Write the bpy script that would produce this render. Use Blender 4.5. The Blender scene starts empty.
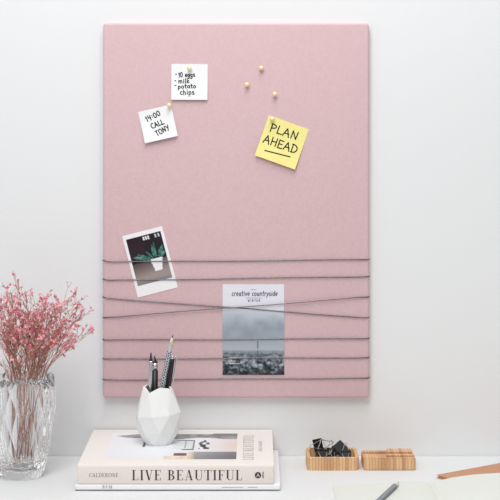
import bpy, bmesh, math, random
from mathutils import Vector, Matrix
random.seed(7)
S = bpy.context.scene
COL = S.collection
PI = math.pi

# ------------------------------------------------------------------ camera, world, light, exposure
CAM_D, CAM_H, F = 2.2, 0.494, 1517.0           # metres from wall, above desk; focal length in pixels
PX, PY = 256.0, 115.0
cam_d = bpy.data.cameras.new('camera')
cam = bpy.data.objects.new('camera', cam_d); COL.objects.link(cam)
cam.location = (0, -CAM_D, CAM_H); cam.rotation_euler = (PI/2, 0, 0)
cam_d.sensor_width = 36; cam_d.lens = F*36/500
cam_d.shift_x = (250-PX)/500; cam_d.shift_y = (PY-250)/500
cam_d.clip_start = 0.05
S.camera = cam

w = bpy.data.worlds.new('room_light'); S.world = w; w.use_nodes = True
bg = w.node_tree.nodes['Background']
bg.inputs[0].default_value = (0.98, 0.995, 1.0, 1); bg.inputs[1].default_value = 0.51

def area(name, loc, target, size, power, col=(1, 1, 1)):
    l = bpy.data.lights.new(name, 'AREA'); l.shape = 'DISK'; l.size = size; l.energy = power; l.color = col
    o = bpy.data.objects.new(name, l); COL.objects.link(o); o.location = loc
    o.rotation_euler = (Vector(target)-Vector(loc)).to_track_quat('-Z', 'Y').to_euler()
    return o
area('window_light', (-0.38, -1.4, 1.75), (0.08, 0, 0.45), 1.0, 16.5, (0.985, 1, 1))
area('ceiling_light', (0.05, -0.62, 1.75), (0.05, -0.02, 0.6), 0.6, 8.5, (0.99, 1, 1))

S.cycles.max_bounces = 32; S.cycles.transmission_bounces = 32; S.cycles.glossy_bounces = 12      # enough for cut crystal
vs = S.view_settings
vs.view_transform = 'Standard'; vs.look = 'None'; vs.exposure = 0.0; vs.gamma = 1.0; vs.use_curve_mapping = False

# ------------------------------------------------------------------ helpers
def at(px, py, d):
    s = (CAM_D-d)/F
    return Vector(((px-PX)*s, -d, CAM_H-(py-PY)*s))

def lin(c):
    return tuple((x/255/12.92 if x/255 <= .04045 else ((x/255+.055)/1.055)**2.4) for x in c)

MATS = {}
def mat(name, rgb=(200, 200, 200), rough=.6, metal=0., spec=.5, bump=None, vary=None, sheen=0, coat=0):
    """procedural principled material. bump=(scale,strength,dist) vary=(scale,amount)"""
    if name in MATS: return MATS[name]
    m = bpy.data.materials.new(name); m.use_nodes = True
    nt = m.node_tree; b = nt.nodes['Principled BSDF']
    c = lin(rgb)
    b.inputs['Base Color'].default_value = (*c, 1)
    b.inputs['Roughness'].default_value = rough; b.inputs['Metallic'].default_value = metal
    b.inputs['Specular IOR Level'].default_value = spec
    b.inputs['Sheen Weight'].default_value = sheen
    b.inputs['Coat Weight'].default_value = coat
    tc = nt.nodes.new('ShaderNodeTexCoord')
    if vary:
        n = nt.nodes.new('ShaderNodeTexNoise'); n.inputs['Scale'].default_value = vary[0]; n.inputs['Detail'].default_value = 4
        nt.links.new(tc.outputs['Object'], n.inputs['Vector'])
        r = nt.nodes.new('ShaderNodeValToRGB'); a = vary[1]
        r.color_ramp.elements[0].position = .3; r.color_ramp.elements[1].position = .7
        r.color_ramp.elements[0].color = (*[x*(1-a) for x in c], 1); r.color_ramp.elements[1].color = (*[min(1, x*(1+a)) for x in c], 1)
        nt.links.new(n.outputs['Fac'], r.inputs['Fac']); nt.links.new(r.outputs['Color'], b.inputs['Base Color'])
    if bump:
        n = nt.nodes.new('ShaderNodeTexNoise'); n.inputs['Scale'].default_value = bump[0]; n.inputs['Detail'].default_value = 3
        nt.links.new(tc.outputs['Object'], n.inputs['Vector'])
        bp = nt.nodes.new('ShaderNodeBump'); bp.inputs['Strength'].default_value = bump[1]; bp.inputs['Distance'].default_value = bump[2]
        nt.links.new(n.outputs['Fac'], bp.inputs['Height']); nt.links.new(bp.outputs['Normal'], b.inputs['Normal'])
    MATS[name] = m
    return m

class MB:
    def __init__(self): self.v = []; self.f = []; self.mi = []; self.sm = []
    def add(self, vs_, fs, mi=0, smooth=False):
        k = len(self.v); self.v += [tuple(p) for p in vs_]
        for f in fs:
            self.f.append([i+k for i in f]); self.mi.append(mi); self.sm.append(smooth)
    def box(self, lo, hi, bev=0, seg=2, mi=0, smooth=False):
        bm = bmesh.new()
        bmesh.ops.create_cube(bm, size=1)
        for q in bm.verts:
            q.co = Vector([lo[i]+(q.co[i]+.5)*(hi[i]-lo[i]) for i in range(3)])
        if bev: bmesh.ops.bevel(bm, geom=list(bm.edges), offset=bev, segments=seg, affect='EDGES', profile=.5)
        self.bm(bm, mi, smooth)
    def bm(self, bm, mi=0, smooth=False):
        bm.verts.index_update()
        self.add([q.co for q in bm.verts], [[q.index for q in f.verts] for f in bm.faces], mi, smooth); bm.free()
    def tube(self, pts, r, n=6, mi=0, smooth=True, caps=True):
        pts = [Vector(p) for p in pts]; rs = r if isinstance(r, (list, tuple)) else [r]*len(pts)
        rings = []; up = None
        for i, p in enumerate(pts):
            t = (pts[min(i+1, len(pts)-1)]-pts[max(i-1, 0)])
            if t.length < 1e-9: t = Vector((0, 0, 1))
            t.normalize()
            if up is None:
                up = Vector((0, 0, 1)) if abs(t.z) < .9 else Vector((1, 0, 0))
            a = t.cross(up)
            if a.length < 1e-6: a = t.cross(Vector((1, .3, 0)))
            a.normalize(); b = a.cross(t); up = b
            rings.append([p+(a*math.cos(2*PI*k/n)+b*math.sin(2*PI*k/n))*rs[i] for k in range(n)])
        vv = [q for rg in rings for q in rg]; ff = []
        for i in range(len(pts)-1):
            for k in range(n):
                ff.append([i*n+k, i*n+(k+1) % n, (i+1)*n+(k+1) % n, (i+1)*n+k])
        self.add(vv, ff, mi, smooth)
        if caps:
            k0 = len(self.v)-len(vv)
            self.f += [[k0+k for k in range(n)][::-1], [k0+(len(pts)-1)*n+k for k in range(n)]]
            self.mi += [mi, mi]; self.sm += [False, False]
    def lathe(self, prof, n=20, mi=0, smooth=True, rot=0., closed=False):
        vv = []; ff = []
        for (r, z) in prof:
            for k in range(n):
                a = rot+2*PI*k/n; vv.append((r*math.cos(a), r*math.sin(a), z))
        m = len(prof)
        for i in range(m-1):
            for k in range(n): ff.append([i*n+k, i*n+(k+1) % n, (i+1)*n+(k+1) % n, (i+1)*n+k])
        self.add(vv, ff, mi, smooth)
        if not closed:
            k0 = len(self.v)-len(vv)
            self.f += [[k0+k for k in range(n)][::-1], [k0+(m-1)*n+k for k in range(n)]]
            self.mi += [mi, mi]; self.sm += [False, False]
    def build(self, name, mats, parent=None, recalc=True):
        me = bpy.data.meshes.new(name); me.from_pydata(self.v, [], self.f)
        if not isinstance(mats, (list, tuple)): mats = [mats]
        for m in mats: me.materials.append(m)
        for p, i, s in zip(me.polygons, self.mi, self.sm): p.material_index = i; p.use_smooth = s
        if recalc:
            bm = bmesh.new(); bm.from_mesh(me); bmesh.ops.recalc_face_normals(bm, faces=bm.faces); bm.to_mesh(me); bm.free()
        me.update()
        o = bpy.data.objects.new(name, me); COL.objects.link(o)
        if parent: o.parent = parent
        return o

def tag(o, label=None, cat=None, group=None, kind=None):
    if label: o['label'] = label
    if cat: o['category'] = cat
    if group: o['group'] = group
    if kind: o['kind'] = kind
    return o

def thing(name, label, cat, loc=(0, 0, 0), rot=(0, 0, 0), group=None):
    o = bpy.data.objects.new(name, None); COL.objects.link(o)
    o.empty_display_size = .02; o.location = loc; o.rotation_euler = rot
    return tag(o, label, cat, group)

def rounded_plan(x0, x1, y0, y1, r, seg=6):
    pts = []
    for cx, cy, a0 in ((x1-r, y1-r, 0), (x0+r, y1-r, PI/2), (x0+r, y0+r, PI), (x1-r, y0+r, 1.5*PI)):
        for k in range(seg+1):
            a = a0+PI/2*k/seg; pts.append((cx+r*math.cos(a), cy+r*math.sin(a)))
    return pts

# ---- pen-stroke alphabet (handwriting): polylines in a unit-high box
def arc(cx, cy, rx, ry, a0, a1, n=9):
    return [(cx+rx*math.cos(math.radians(a0+(a1-a0)*k/n)), cy+ry*math.sin(math.radians(a0+(a1-a0)*k/n))) for k in range(n+1)]
G = {
 'P': (.55, [[(.08, 0), (.1, 1)], [(.02, .98)]+arc(.2, .75, .32, .25, 90, -90)+[(.1, .48)]]),
 'L': (.5, [[(.1, 1), (.06, .02), (.5, .06)]]),
 'A': (.65, [[(.0, 0), (.3, 1), (.6, -.02)], [(.1, .36), (.56, .38)]]),
 'N': (.65, [[(.06, 0), (.1, 1), (.52, .02), (.58, 1)]]),
 'H': (.62, [[(.06, 1), (.06, 0)], [(.54, 1), (.52, -.02)], [(.06, .5), (.54, .54)]]),
 'E': (.52, [[(.5, .98), (.06, 1), (.06, 0), (.5, .04)], [(.06, .52), (.42, .54)]]),
 'D': (.62, [[(.08, 0), (.08, 1)], [(.0, 1)]+arc(.12, .5, .46, .5, 88, -88)+[(.0, .0)]]),
 'C': (.58, [arc(.34, .5, .3, .5, 55, 305, 12)]),
 'T': (.55, [[(.0, .97), (.56, 1)], [(.28, 1), (.26, 0)]]),
 'O': (.62, [arc(.3, .5, .28, .5, 100, 460, 14)]),
 '0': (.52, [arc(.25, .5, .22, .5, 100, 460, 14)]),
 'Y': (.55, [[(.02, 1), (.26, .5)], [(.54, 1), (.18, -.05)]]),
 '1': (.3, [[(.02, .75), (.18, 1), (.16, 0)]]),
 '4': (.5, [[(.08, 1), (.06, .45), (.46, .48)], [(.38, .9), (.34, -.05)]]),
 ':': (.22, [[(.1, .3), (.11, .34)], [(.1, .68), (.11, .72)]]),
 'M': (.72, [[(.05, 0), (.1, 1), (.36, .25), (.62, 1), (.66, 0)]]),
 'R': (.6, [[(.08, 0), (.1, 1)], [(.02, .98)]+arc(.2, .75, .32, .25, 90, -90)+[(.12, .5), (.56, 0)]]),
 'S': (.5, [arc(.27, .74, .2, .25, 40, 270, 8)+arc(.25, .26, .22, .25, 90, -150, 8)[1:]]),
 'B': (.58, [[(.08, 0), (.08, 1)]+arc(.16, .76, .28, .24, 90, -90)+arc(.16, .26, .34, .26, 90, -90)+[(.08, 0)]]),
 'W': (.8, [[(.0, 1), (.2, 0), (.4, .8), (.58, 0), (.78, 1)]]),
 'I': (.2, [[(.1, 1), (.1, 0)]]),
 '-': (.35, [[(.04, .35), (.26, .36)]]),
 ' ': (.32, []),
 'e': (.48, [[(.06, .3), (.4, .34)]+arc(.23, .32, .19, .3, 10, 310, 10)]),
 'g': (.5, [arc(.22, .32, .19, .28, 40, 400, 10)+[(.4, .6), (.38, -.1)]+arc(.2, -.15, .18, .2, 0, -160, 6)]),
 's': (.42, [arc(.21, .46, .15, .15, 40, 270, 6)+arc(.2, .15, .17, .15, 90, -150, 6)[1:]]),
 'm': (.72, [[(.05, .6), (.06, 0)], [(.06, .4)]+arc(.2, .42, .13, .18, 150, 0, 5)+[(.33, 0)], [(.33, .4)]+arc(.48, .42, .14, .18, 160, 0, 5)+[(.62, 0)]]),
 'i': (.22, [[(.1, .6), (.1, 0)], [(.1, .85), (.11, .88)]]),
 'l': (.22, [[(.1, 1), (.09, .02), (.16, 0)]]),
 'k': (.46, [[(.08, 1), (.07, 0)], [(.38, .58), (.09, .26), (.42, 0)]]),
 'p': (.5, [[(.08, .6), (.06, -.4)], arc(.24, .3, .19, .28, 150, -150, 10)]),
 'o': (.48, [arc(.22, .3, .19, .3, 90, 450, 12)]),
 't': (.36, [[(.16, .95), (.15, .05), (.3, .02)], [(.0, .62), (.34, .64)]]),
 'a': (.5, [arc(.22, .3, .19, .29, 50, 400, 10), [(.4, .6), (.4, .05), (.48, 0)]]),
 'c': (.44, [arc(.24, .3, .19, .3, 50, 310, 10)]),
 'h': (.5, [[(.07, 1), (.07, 0)], [(.07, .38)]+arc(.22, .4, .16, .2, 160, 0, 6)+[(.39, 0)]]),
 'r': (.36, [[(.07, .6), (.08, 0)], [(.08, .36)]+arc(.24, .4, .16, .2, 160, 50, 5)]),
 'v': (.44, [[(.03, .6), (.2, 0), (.4, .6)]]),
 'u': (.5, [[(.07, .6)]+arc(.23, .2, .16, .2, 180, 350, 6)+[(.4, .6), (.4, 0)]]),
 'n': (.5, [[(.07, .6), (.07, 0)], [(.07, .38)]+arc(.22, .4, .16, .2, 160, 0, 6)+[(.39, 0)]]),
 'y': (.46, [[(.04, .6), (.22, .04)], [(.42, .6), (.2, -.02), (.06, -.36)]]),
 'd': (.5, [arc(.22, .3, .19, .29, 50, 400, 10), [(.4, 1), (.4, 0)]]),
}
def stroke_text(mb, text, p0, p1, h, sw, mapper, slant=0., jit=0., mi=0):
    """write text between baseline points p0 and p1 (2-D, metres), cap height h, stroke width sw"""
    adv = sum(G[c][0]+.12 for c in text)-.12
    L = math.hypot(p1[0]-p0[0], p1[1]-p0[1]); ux, uy = (p1[0]-p0[0])/L, (p1[1]-p0[1])/L
    kx = L/adv; x = 0
    for c in text:
        wd, st = G[c]; jy = random.uniform(-jit, jit)
        for pl in st:
            q = []
            for (a, b) in pl:
                lx = (x+a)*kx+b*h*slant; ly = (b+jy)*h
                q.append((p0[0]+ux*lx-uy*ly, p0[1]+uy*lx+ux*ly))
            polyline(mb, q, sw, mapper, mi)
        x += wd+.12
def polyline(mb, q, sw, mapper, mi=0):
    r = sw/2
    for i in range(len(q)-1):
        (x0, y0), (x1, y1) = q[i], q[i+1]; L = math.hypot(x1-x0, y1-y0)
        if L < 1e-7: continue
        nx, ny = -(y1-y0)/L*r, (x1-x0)/L*r
        mb.add([mapper(a, b) for a, b in ((x0+nx, y0+ny), (x0-nx, y0-ny), (x1-nx, y1-ny), (x1+nx, y1+ny))], [[0, 1, 2, 3]], mi)
    for (x0, y0) in q:
        mb.add([mapper(x0+r*math.cos(k*PI/4), y0+r*math.sin(k*PI/4)) for k in range(8)], [list(range(8))], mi)

# ---- high-contrast roman capitals for the printed titles
def rc_bar(mb, x0, y0, x1, y1, T): mb.add([T(x0, y0), T(x1, y0), T(x1, y1), T(x0, y1)], [[0, 1, 2, 3]])
def rc_ring(mb, cx, cy, rx, ry, tx, ty, a0, a1, T, n=18):
    o = [(cx+rx*math.cos(math.radians(a0+(a1-a0)*k/n)), cy+ry*math.sin(math.radians(a0+(a1-a0)*k/n))) for k in range(n+1)]
    i = [(cx+(rx-tx)*math.cos(math.radians(a0+(a1-a0)*k/n)), cy+(ry-ty)*math.sin(math.radians(a0+(a1-a0)*k/n))) for k in range(n+1)]
    mb.add([T(*p) for p in o]+[T(*p) for p in i], [[k, k+1, n+2+k, n+1+k] for k in range(n)])
def rc_para(mb, xb, xt, wd, T, y0=0, y1=1): mb.add([T(xb, y0), T(xb+wd, y0), T(xt+wd, y1), T(xt, y1)], [[0, 1, 2, 3]])
def roman(mb, ch, T, K=.15, t=.035):
    B = lambda a, b, c, d: rc_bar(mb, a, b, c, d, T)
    def serif(x0, x1, y): B(x0, y if y < .5 else y-t, x1, y+t if y < .5 else y)
    if ch == 'L': B(.1, 0, .1+K, 1); serif(0, .36, 1); serif(0, .62, 0); B(.62-t, 0, .62, .26); return .64
    if ch == 'I': B(.1, 0, .1+K, 1); serif(0, .35, 1); serif(0, .35, 0); return .35
    if ch == 'V': rc_para(mb, .33, .07, K, T); rc_para(mb, .40, .64, t, T); serif(0, .3, 1); serif(.52, .78, 1); return .76
    if ch == 'A': rc_para(mb, .10, .36, t, T); rc_para(mb, .56, .31, K, T); B(.17, .3, .58, .3+t); serif(0, .24, 0); serif(.48, .80, 0); return .8
    if ch == 'E' or ch == 'F':
        B(.1, 0, .1+K, 1); serif(0, .62, 1); B(.62-t, .76, .62, 1); B(.1, .5, .46, .5+t); B(.46-t, .4, .46, .64)
        if ch == 'E': serif(0, .64, 0); B(.64-t, 0, .64, .25); return .68
        serif(0, .36, 0); return .62
    if ch == 'B':
        B(.1, 0, .1+K, 1); serif(0, .34, 1); serif(0, .34, 0)
        rc_ring(mb, .3, .755, .3, .245, K*.9, t, -90, 90, T); rc_ring(mb, .3, .265, .36, .265, K, t, -90, 90, T); B(.2, .5, .32, .5+t); return .7
    if ch == 'U':
        B(.1, .3, .1+K, 1); serif(0, .36, 1); B(.66, .3, .66+t, 1); serif(.54, .8, 1)
        rc_ring(mb, .4, .3, .3, .3, K*.9, t, 180, 270, T); rc_ring(mb, .4, .3, .295, .3, t, t, 270, 360, T); return .8
    if ch == 'T': B(.28, 0, .28+K, 1); serif(0, .7, 1); B(0, .76, t, 1); B(.7-t, .76, .7, 1); serif(.18, .53, 0); return .7
    if ch in 'OC':
        if ch == 'O': rc_ring(mb, .42, .5, .42, .52, K, t, 0, 360, T, 28); return .84
        rc_ring(mb, .42, .5, .42, .52, K, t, 50, 310, T, 24); B(.68, .66, .68+t, .96); B(.68, .04, .68+t, .3); return .74
    if ch == 'D': B(.1, 0, .1+K, 1); serif(0, .34, 1); serif(0, .34, 0); rc_ring(mb, .3, .5, .5, .5, K, t, -90, 90, T); return .82
    if ch == 'R':
        B(.1, 0, .1+K, 1); serif(0, .34, 1); serif(0, .34, 0)
        rc_ring(mb, .3, .745, .32, .255, K*.9, t, -90, 90, T); rc_para(mb, .56, .34, K, T, 0, .5); B(.2, .49, .36, .49+t); serif(.52, .78, 0); return .78
    if ch == 'N': B(.12, 0, .12+t, 1); rc_para(mb, .54, .1, K*1.1, T); B(.66, 0, .66+t, 1); serif(0, .26, 0); serif(.56, .8, 1); serif(0, .2, 1); return .82
    if ch == 'M': B(.1, 0, .1+t, 1); rc_para(mb, .38, .1, K, T); rc_para(mb, .44, .76, t, T); B(.76, 0, .76+K, 1); serif(0, .24, 0); serif(.66, 1, 0); serif(0, .2, 1); serif(.76, 1, 1); return 1.0
    if ch == 'H': B(.1, 0, .1+K, 1); B(.6, 0, .6+K, 1); B(.1, .5, .7, .5+t); serif(0, .34, 0); serif(0, .34, 1); serif(.5, .85, 0); serif(.5, .85, 1); return .85
    return .34
def roman_text(mb, text, p0, length, h, mapper, space=.1, K=.15, t=.035):
    dm = MB(); adv = 0
    for c in text: adv += roman(dm, c, lambda a, b: (a, b, 0))+space
    kx = length/(adv-space); x = 0
    for c in text:
        x += roman(mb, c, lambda a, b, x=x: mapper(p0[0]+(x+a)*kx, p0[1]+b*h), K, t)+space

# ---- a printed picture: a fine grid of ink colours on paper
def ink_mat():
    if 'ink' in MATS: return MATS['ink']
    m = bpy.data.materials.new('printed_paper'); m.use_nodes = True; nt = m.node_tree; b = nt.nodes['Principled BSDF']
    a = nt.nodes.new('ShaderNodeVertexColor'); a.layer_name = 'ink'
    nt.links.new(a.outputs['Color'], b.inputs['Base Color']); b.inputs['Roughness'].default_value = .45
    b.inputs['Specular IOR Level'].default_value = .3
    MATS['ink'] = m; return m
def printed(name, nx, ny, mapper, colfn, parent):
    vs_ = []; cs = []; fs = []
    for j in range(ny+1):
        for i in range(nx+1):
            u, v = i/nx, j/ny; vs_.append(tuple(mapper(u, v))); cs.append((*lin(colfn(u, v)), 1))
    for j in range(ny):
        for i in range(nx): k = j*(nx+1)+i; fs.append([k, k+1, k+nx+2, k+nx+1])
    me = bpy.data.meshes.new(name); me.from_pydata(vs_, [], fs); me.materials.append(ink_mat())
    ca = me.color_attributes.new('ink', 'FLOAT_COLOR', 'POINT')
    for k, c in enumerate(cs): ca.data[k].color = c
    o = bpy.data.objects.new(name, me); COL.objects.link(o); o.parent = parent
    return o
def hash2(i, j): 
    x = math.sin(i*127.1+j*311.7)*43758.5453; return x-math.floor(x)
def vnoise(x, y):
    i, j = math.floor(x), math.floor(y); a, b = x-i, y-j; a = a*a*(3-2*a); b = b*b*(3-2*b)
    return (hash2(i, j)*(1-a)+hash2(i+1, j)*a)*(1-b)+(hash2(i, j+1)*(1-a)+hash2(i+1, j+1)*a)*b
def mix(a, b, t): t = max(0, min(1, t)); return tuple(x*(1-t)+y*t for x, y in zip(a, b))

# ------------------------------------------------------------------ materials
M_wall = mat('wall_paint', (235, 235, 236), .8, bump=(60, .06, .002), spec=.2)
M_floor = mat('floor_boards', (196, 194, 190), .6, vary=(4, .1))
M_desk = mat('white_desk_lacquer', (229, 230, 230), .6, spec=.3, bump=(150, .03, .001))
M_steel = mat('steel', (190, 190, 192), .25, 1.0)
M_white_metal = mat('white_metal', (230, 230, 230), .4)
M_pink = mat('pink_felt', (217, 185, 188), .95, spec=.1, bump=(900, .5, .0006), vary=(260, .035), sheen=.15)
M_cord = mat('grey_cord', (116, 110, 114), .3, .55, vary=(500, .5))
M_note = mat('white_note_paper', (244, 244, 244), .7, spec=.2)
M_yellow = mat('yellow_note_paper', (247, 235, 152), .7, spec=.2, vary=(30, .03))
M_ink = mat('black_marker', (28, 28, 30), .6, spec=.2)
M_pearl = mat('gold_pearl', (248, 230, 188), .3, .15, .6)
M_photo = mat('photo_paper', (246, 242, 244), .4)
M_mag = mat('magazine_paper', (232, 230, 238), .5, spec=.3)
M_magink = mat('magazine_ink', (70, 72, 82), .6)
M_cream = mat('cream_cover', (240, 234, 227), .6, spec=.3, vary=(200, .012))
M_spine = mat('beige_spine_cloth', (236, 225, 219), .7, spec=.25, vary=(400, .02), bump=(900, .15, .0003))
M_pages = mat('page_edges', (240, 238, 232), .8, bump=(700, .3, .0004))
M_white_cover = mat('white_cover', (246, 245, 246), .5, spec=.3)
M_title = mat('title_ink', (62, 54, 54), .6)
M_greyink = mat('grey_ink', (128, 120, 118), .6)
M_silverink = mat('silver_ink', (193, 189, 184), .5)
M_ceramic = mat('matt_white_ceramic', (240, 240, 239), .65, spec=.35)
M_black = mat('black_plastic', (30, 30, 32), .4)
M_chrome = mat('chrome', (215, 215, 218), .2, 1.0)
M_barrel = mat('silver_grey_barrel', (190, 197, 203), .45, .1)
M_dot = mat('rubber_dot', (36, 42, 48), .7)
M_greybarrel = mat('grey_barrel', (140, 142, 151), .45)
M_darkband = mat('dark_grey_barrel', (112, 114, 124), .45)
M_cedar = mat('cedar_wood', (230, 212, 182), .7, vary=(300, .08))
M_lead = mat('graphite', (60, 60, 62), .4, .2)
M_leather = mat('tan_leather', (196, 142, 108), .6, bump=(400, .25, .0005), vary=(60, .06))
M_sheet = mat('ivory_page', (223, 225, 217), .75, spec=.2)
M_stem = mat('dried_stem', (202, 150, 134), .8)
M_stemg = mat('dried_stem_dark', (180, 124, 106), .8)
M_petal = mat('pink_petal', (243, 172, 181), .8, vary=(300, .16))
M_petal2 = mat('deep_pink_petal', (228, 124, 146), .8, vary=(300, .16))
M_wire = mat('nickel_wire', (168, 166, 164), .35, 1.0)
M_clip = mat('black_clip_steel', (24, 25, 28), .5, spec=.25)

def bamboo():
    m = bpy.data.materials.new('laminated_bamboo'); m.use_nodes = True; nt = m.node_tree; b = nt.nodes['Principled BSDF']
    b.inputs['Roughness'].default_value = .6; b.inputs['Specular IOR Level'].default_value = .3
    tc = nt.nodes.new('ShaderNodeTexCoord'); sx = nt.nodes.new('ShaderNodeSeparateXYZ'); nt.links.new(tc.outputs['Object'], sx.inputs[0])
    mu = nt.nodes.new('ShaderNodeMath'); mu.operation = 'MULTIPLY'; mu.inputs[1].default_value = 240; nt.links.new(sx.outputs['X'], mu.inputs[0])
    fl = nt.nodes.new('ShaderNodeMath'); fl.operation = 'FLOOR'; nt.links.new(mu.outputs[0], fl.inputs[0])
    wn = nt.nodes.new('ShaderNodeTexWhiteNoise'); wn.noise_dimensions = '1D'; nt.links.new(fl.outputs[0], wn.inputs['W'])
    mp = nt.nodes.new('ShaderNodeMapping'); mp.inputs['Scale'].default_value = (900, 900, 60); nt.links.new(tc.outputs['Object'], mp.inputs[0])
    no = nt.nodes.new('ShaderNodeTexNoise'); no.inputs['Scale'].default_value = 1; no.inputs['Detail'].default_value = 3; nt.links.new(mp.outputs[0], no.inputs['Vector'])
    ad = nt.nodes.new('ShaderNodeMath'); ad.operation = 'MULTIPLY_ADD'; ad.inputs[1].default_value = .5
    nt.links.new(wn.outputs['Value'], ad.inputs[0])
    m2 = nt.nodes.new('ShaderNodeMath'); m2.operation = 'MULTIPLY'; m2.inputs[1].default_value = .6; nt.links.new(no.outputs['Fac'], m2.inputs[0])
    nt.links.new(m2.outputs[0], ad.inputs[2])
    r = nt.nodes.new('ShaderNodeValToRGB'); e = r.color_ramp.elements
    e[0].position = .15; e[0].color = (*lin((184, 136, 98)), 1); e[1].position = .8; e[1].color = (*lin((234, 194, 150)), 1)
    k = r.color_ramp.elements.new(.45); k.color = (*lin((216, 170, 128)), 1)
    nt.links.new(ad.outputs[0], r.inputs['Fac'])
    fr = nt.nodes.new('ShaderNodeMath'); fr.operation = 'FRACT'; nt.links.new(mu.outputs[0], fr.inputs[0])
    lt = nt.nodes.new('ShaderNodeMath'); lt.operation = 'LESS_THAN'; lt.inputs[1].default_value = .2; nt.links.new(fr.outputs[0], lt.inputs[0])
    hf = nt.nodes.new('ShaderNodeMath'); hf.operation = 'MULTIPLY'; hf.inputs[1].default_value = .38; nt.links.new(lt.outputs[0], hf.inputs[0])
    mx = nt.nodes.new('ShaderNodeMixRGB'); mx.inputs['Color2'].default_value = (*lin((150, 100, 68)), 1)
    nt.links.new(hf.outputs[0], mx.inputs['Fac']); nt.links.new(r.outputs['Color'], mx.inputs['Color1']); nt.links.new(mx.outputs[0], b.inputs['Base Color'])
    return m
M_bamboo = bamboo()

def glass():
    m = bpy.data.materials.new('clear_crystal'); m.use_nodes = True; nt = m.node_tree
    nt.nodes.remove(nt.nodes['Principled BSDF']); g = nt.nodes.new('ShaderNodeBsdfGlass')
    g.inputs['IOR'].default_value = 1.45; g.inputs['Roughness'].default_value = 0.0; g.inputs['Color'].default_value = (1, 1, 1, 1)
    nt.links.new(g.outputs[0], nt.nodes['Material Output'].inputs[0]); return m
M_glass = glass()

# ------------------------------------------------------------------ setting
FLOOR = -0.735
b = MB(); b.box((-3, 0, FLOOR), (3, .1, 1.9)); tag(b.build('wall_back', M_wall), kind='structure')
b = MB(); b.box((-3, -4, FLOOR-.05), (3, 0, FLOOR)); tag(b.build('floor', M_floor), kind='structure')

desk = thing('desk', 'white desk standing against the white wall under the pink pinboard', 'desk', (0, -.32, FLOOR))
b = MB(); b.box((-1.0, -.32, .705), (1.0, .3195, .735), .003, 2, smooth=False); b.build('desktop', M_desk, desk)
for sx in (-.93, .93):
    for sy in (-.26, .26):
        b = MB(); b.box((sx-.025, sy-.025, 0), (sx+.025, sy+.025, .705), .003); b.build('leg', M_white_metal, desk)

# ------------------------------------------------------------------ pinboard
BT = .013                                               # board thickness
BX0, BX1 = at(103, 0, BT).x, at(369, 0, BT).x
BZ1, BZ0 = at(0, 23.2, BT).z, at(0, 398, BT).z
BCX, BCZ = (BX0+BX1)/2, (BZ0+BZ1)/2
board = thing('pinboard', 'large dusty pink felt pinboard with grey elastic cords hung on the white wall', 'pinboard', (BCX, 0, BZ0))
b = MB(); b.box((BX0-BCX, -BT, 0), (BX1-BCX, -.0005, BZ1-BZ0), .0035, 4, smooth=True); b.build('board_panel', M_pink, board)
cords = [(260.5, 261.8, 259.6), (279.2, 280.2, 276.6), (297.2, 298.4, 317.6), (317.8, 317.0, 297.0), (339.8, 339.8, 338.6), (358.8, 358.8, 357.6), (379.8, 379.8, 378.0)]
for k, (yl, yl2, yr) in enumerate(cords):
    yo = -(BT+.0016)-(.0018 if k == 3 else 0)
    zz = lambda py: at(0, py, BT).z-BZ0
    xl, xr = BX0-BCX, BX1-BCX
    pts = [(xl+.012, .0002-.0008, zz(yl)), (xl-.0004, -.0008, zz(yl)), (xl-.0009, -.004, zz(yl)), (xl-.0008, -BT+.002, zz(yl)), (xl+.0012, -BT-.0006, zz(yl)), (xl+.005, -BT-.0014, zz(yl*.4+yl2*.6)), (xl+.012, -BT-.0016, zz(yl2))]
    N = 60
    za, zb = zz(yl2), zz(yr)
    for i in range(1, N):
        t = i/N; x = xl+.012+(xr-xl-.02)*t
        pts.append((x, -BT-.0016+(yo+BT+.0016)*math.sin(PI*t)**.6, za+(zb-za)*t+.0004*math.sin(t*9+k*1.7)))
    pts += [(xr-.006, -BT-.0015, zb), (xr-.0012, -BT-.0006, zb), (xr+.0008, -BT+.002, zb), (xr+.0009, -.004, zb), (xr+.0004, -.0008, zb), (xr-.012, -.0006, zb)]
    c = MB(); c.tube(pts, .00078, 7); c.build('elastic_cord', M_cord, board)

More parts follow.
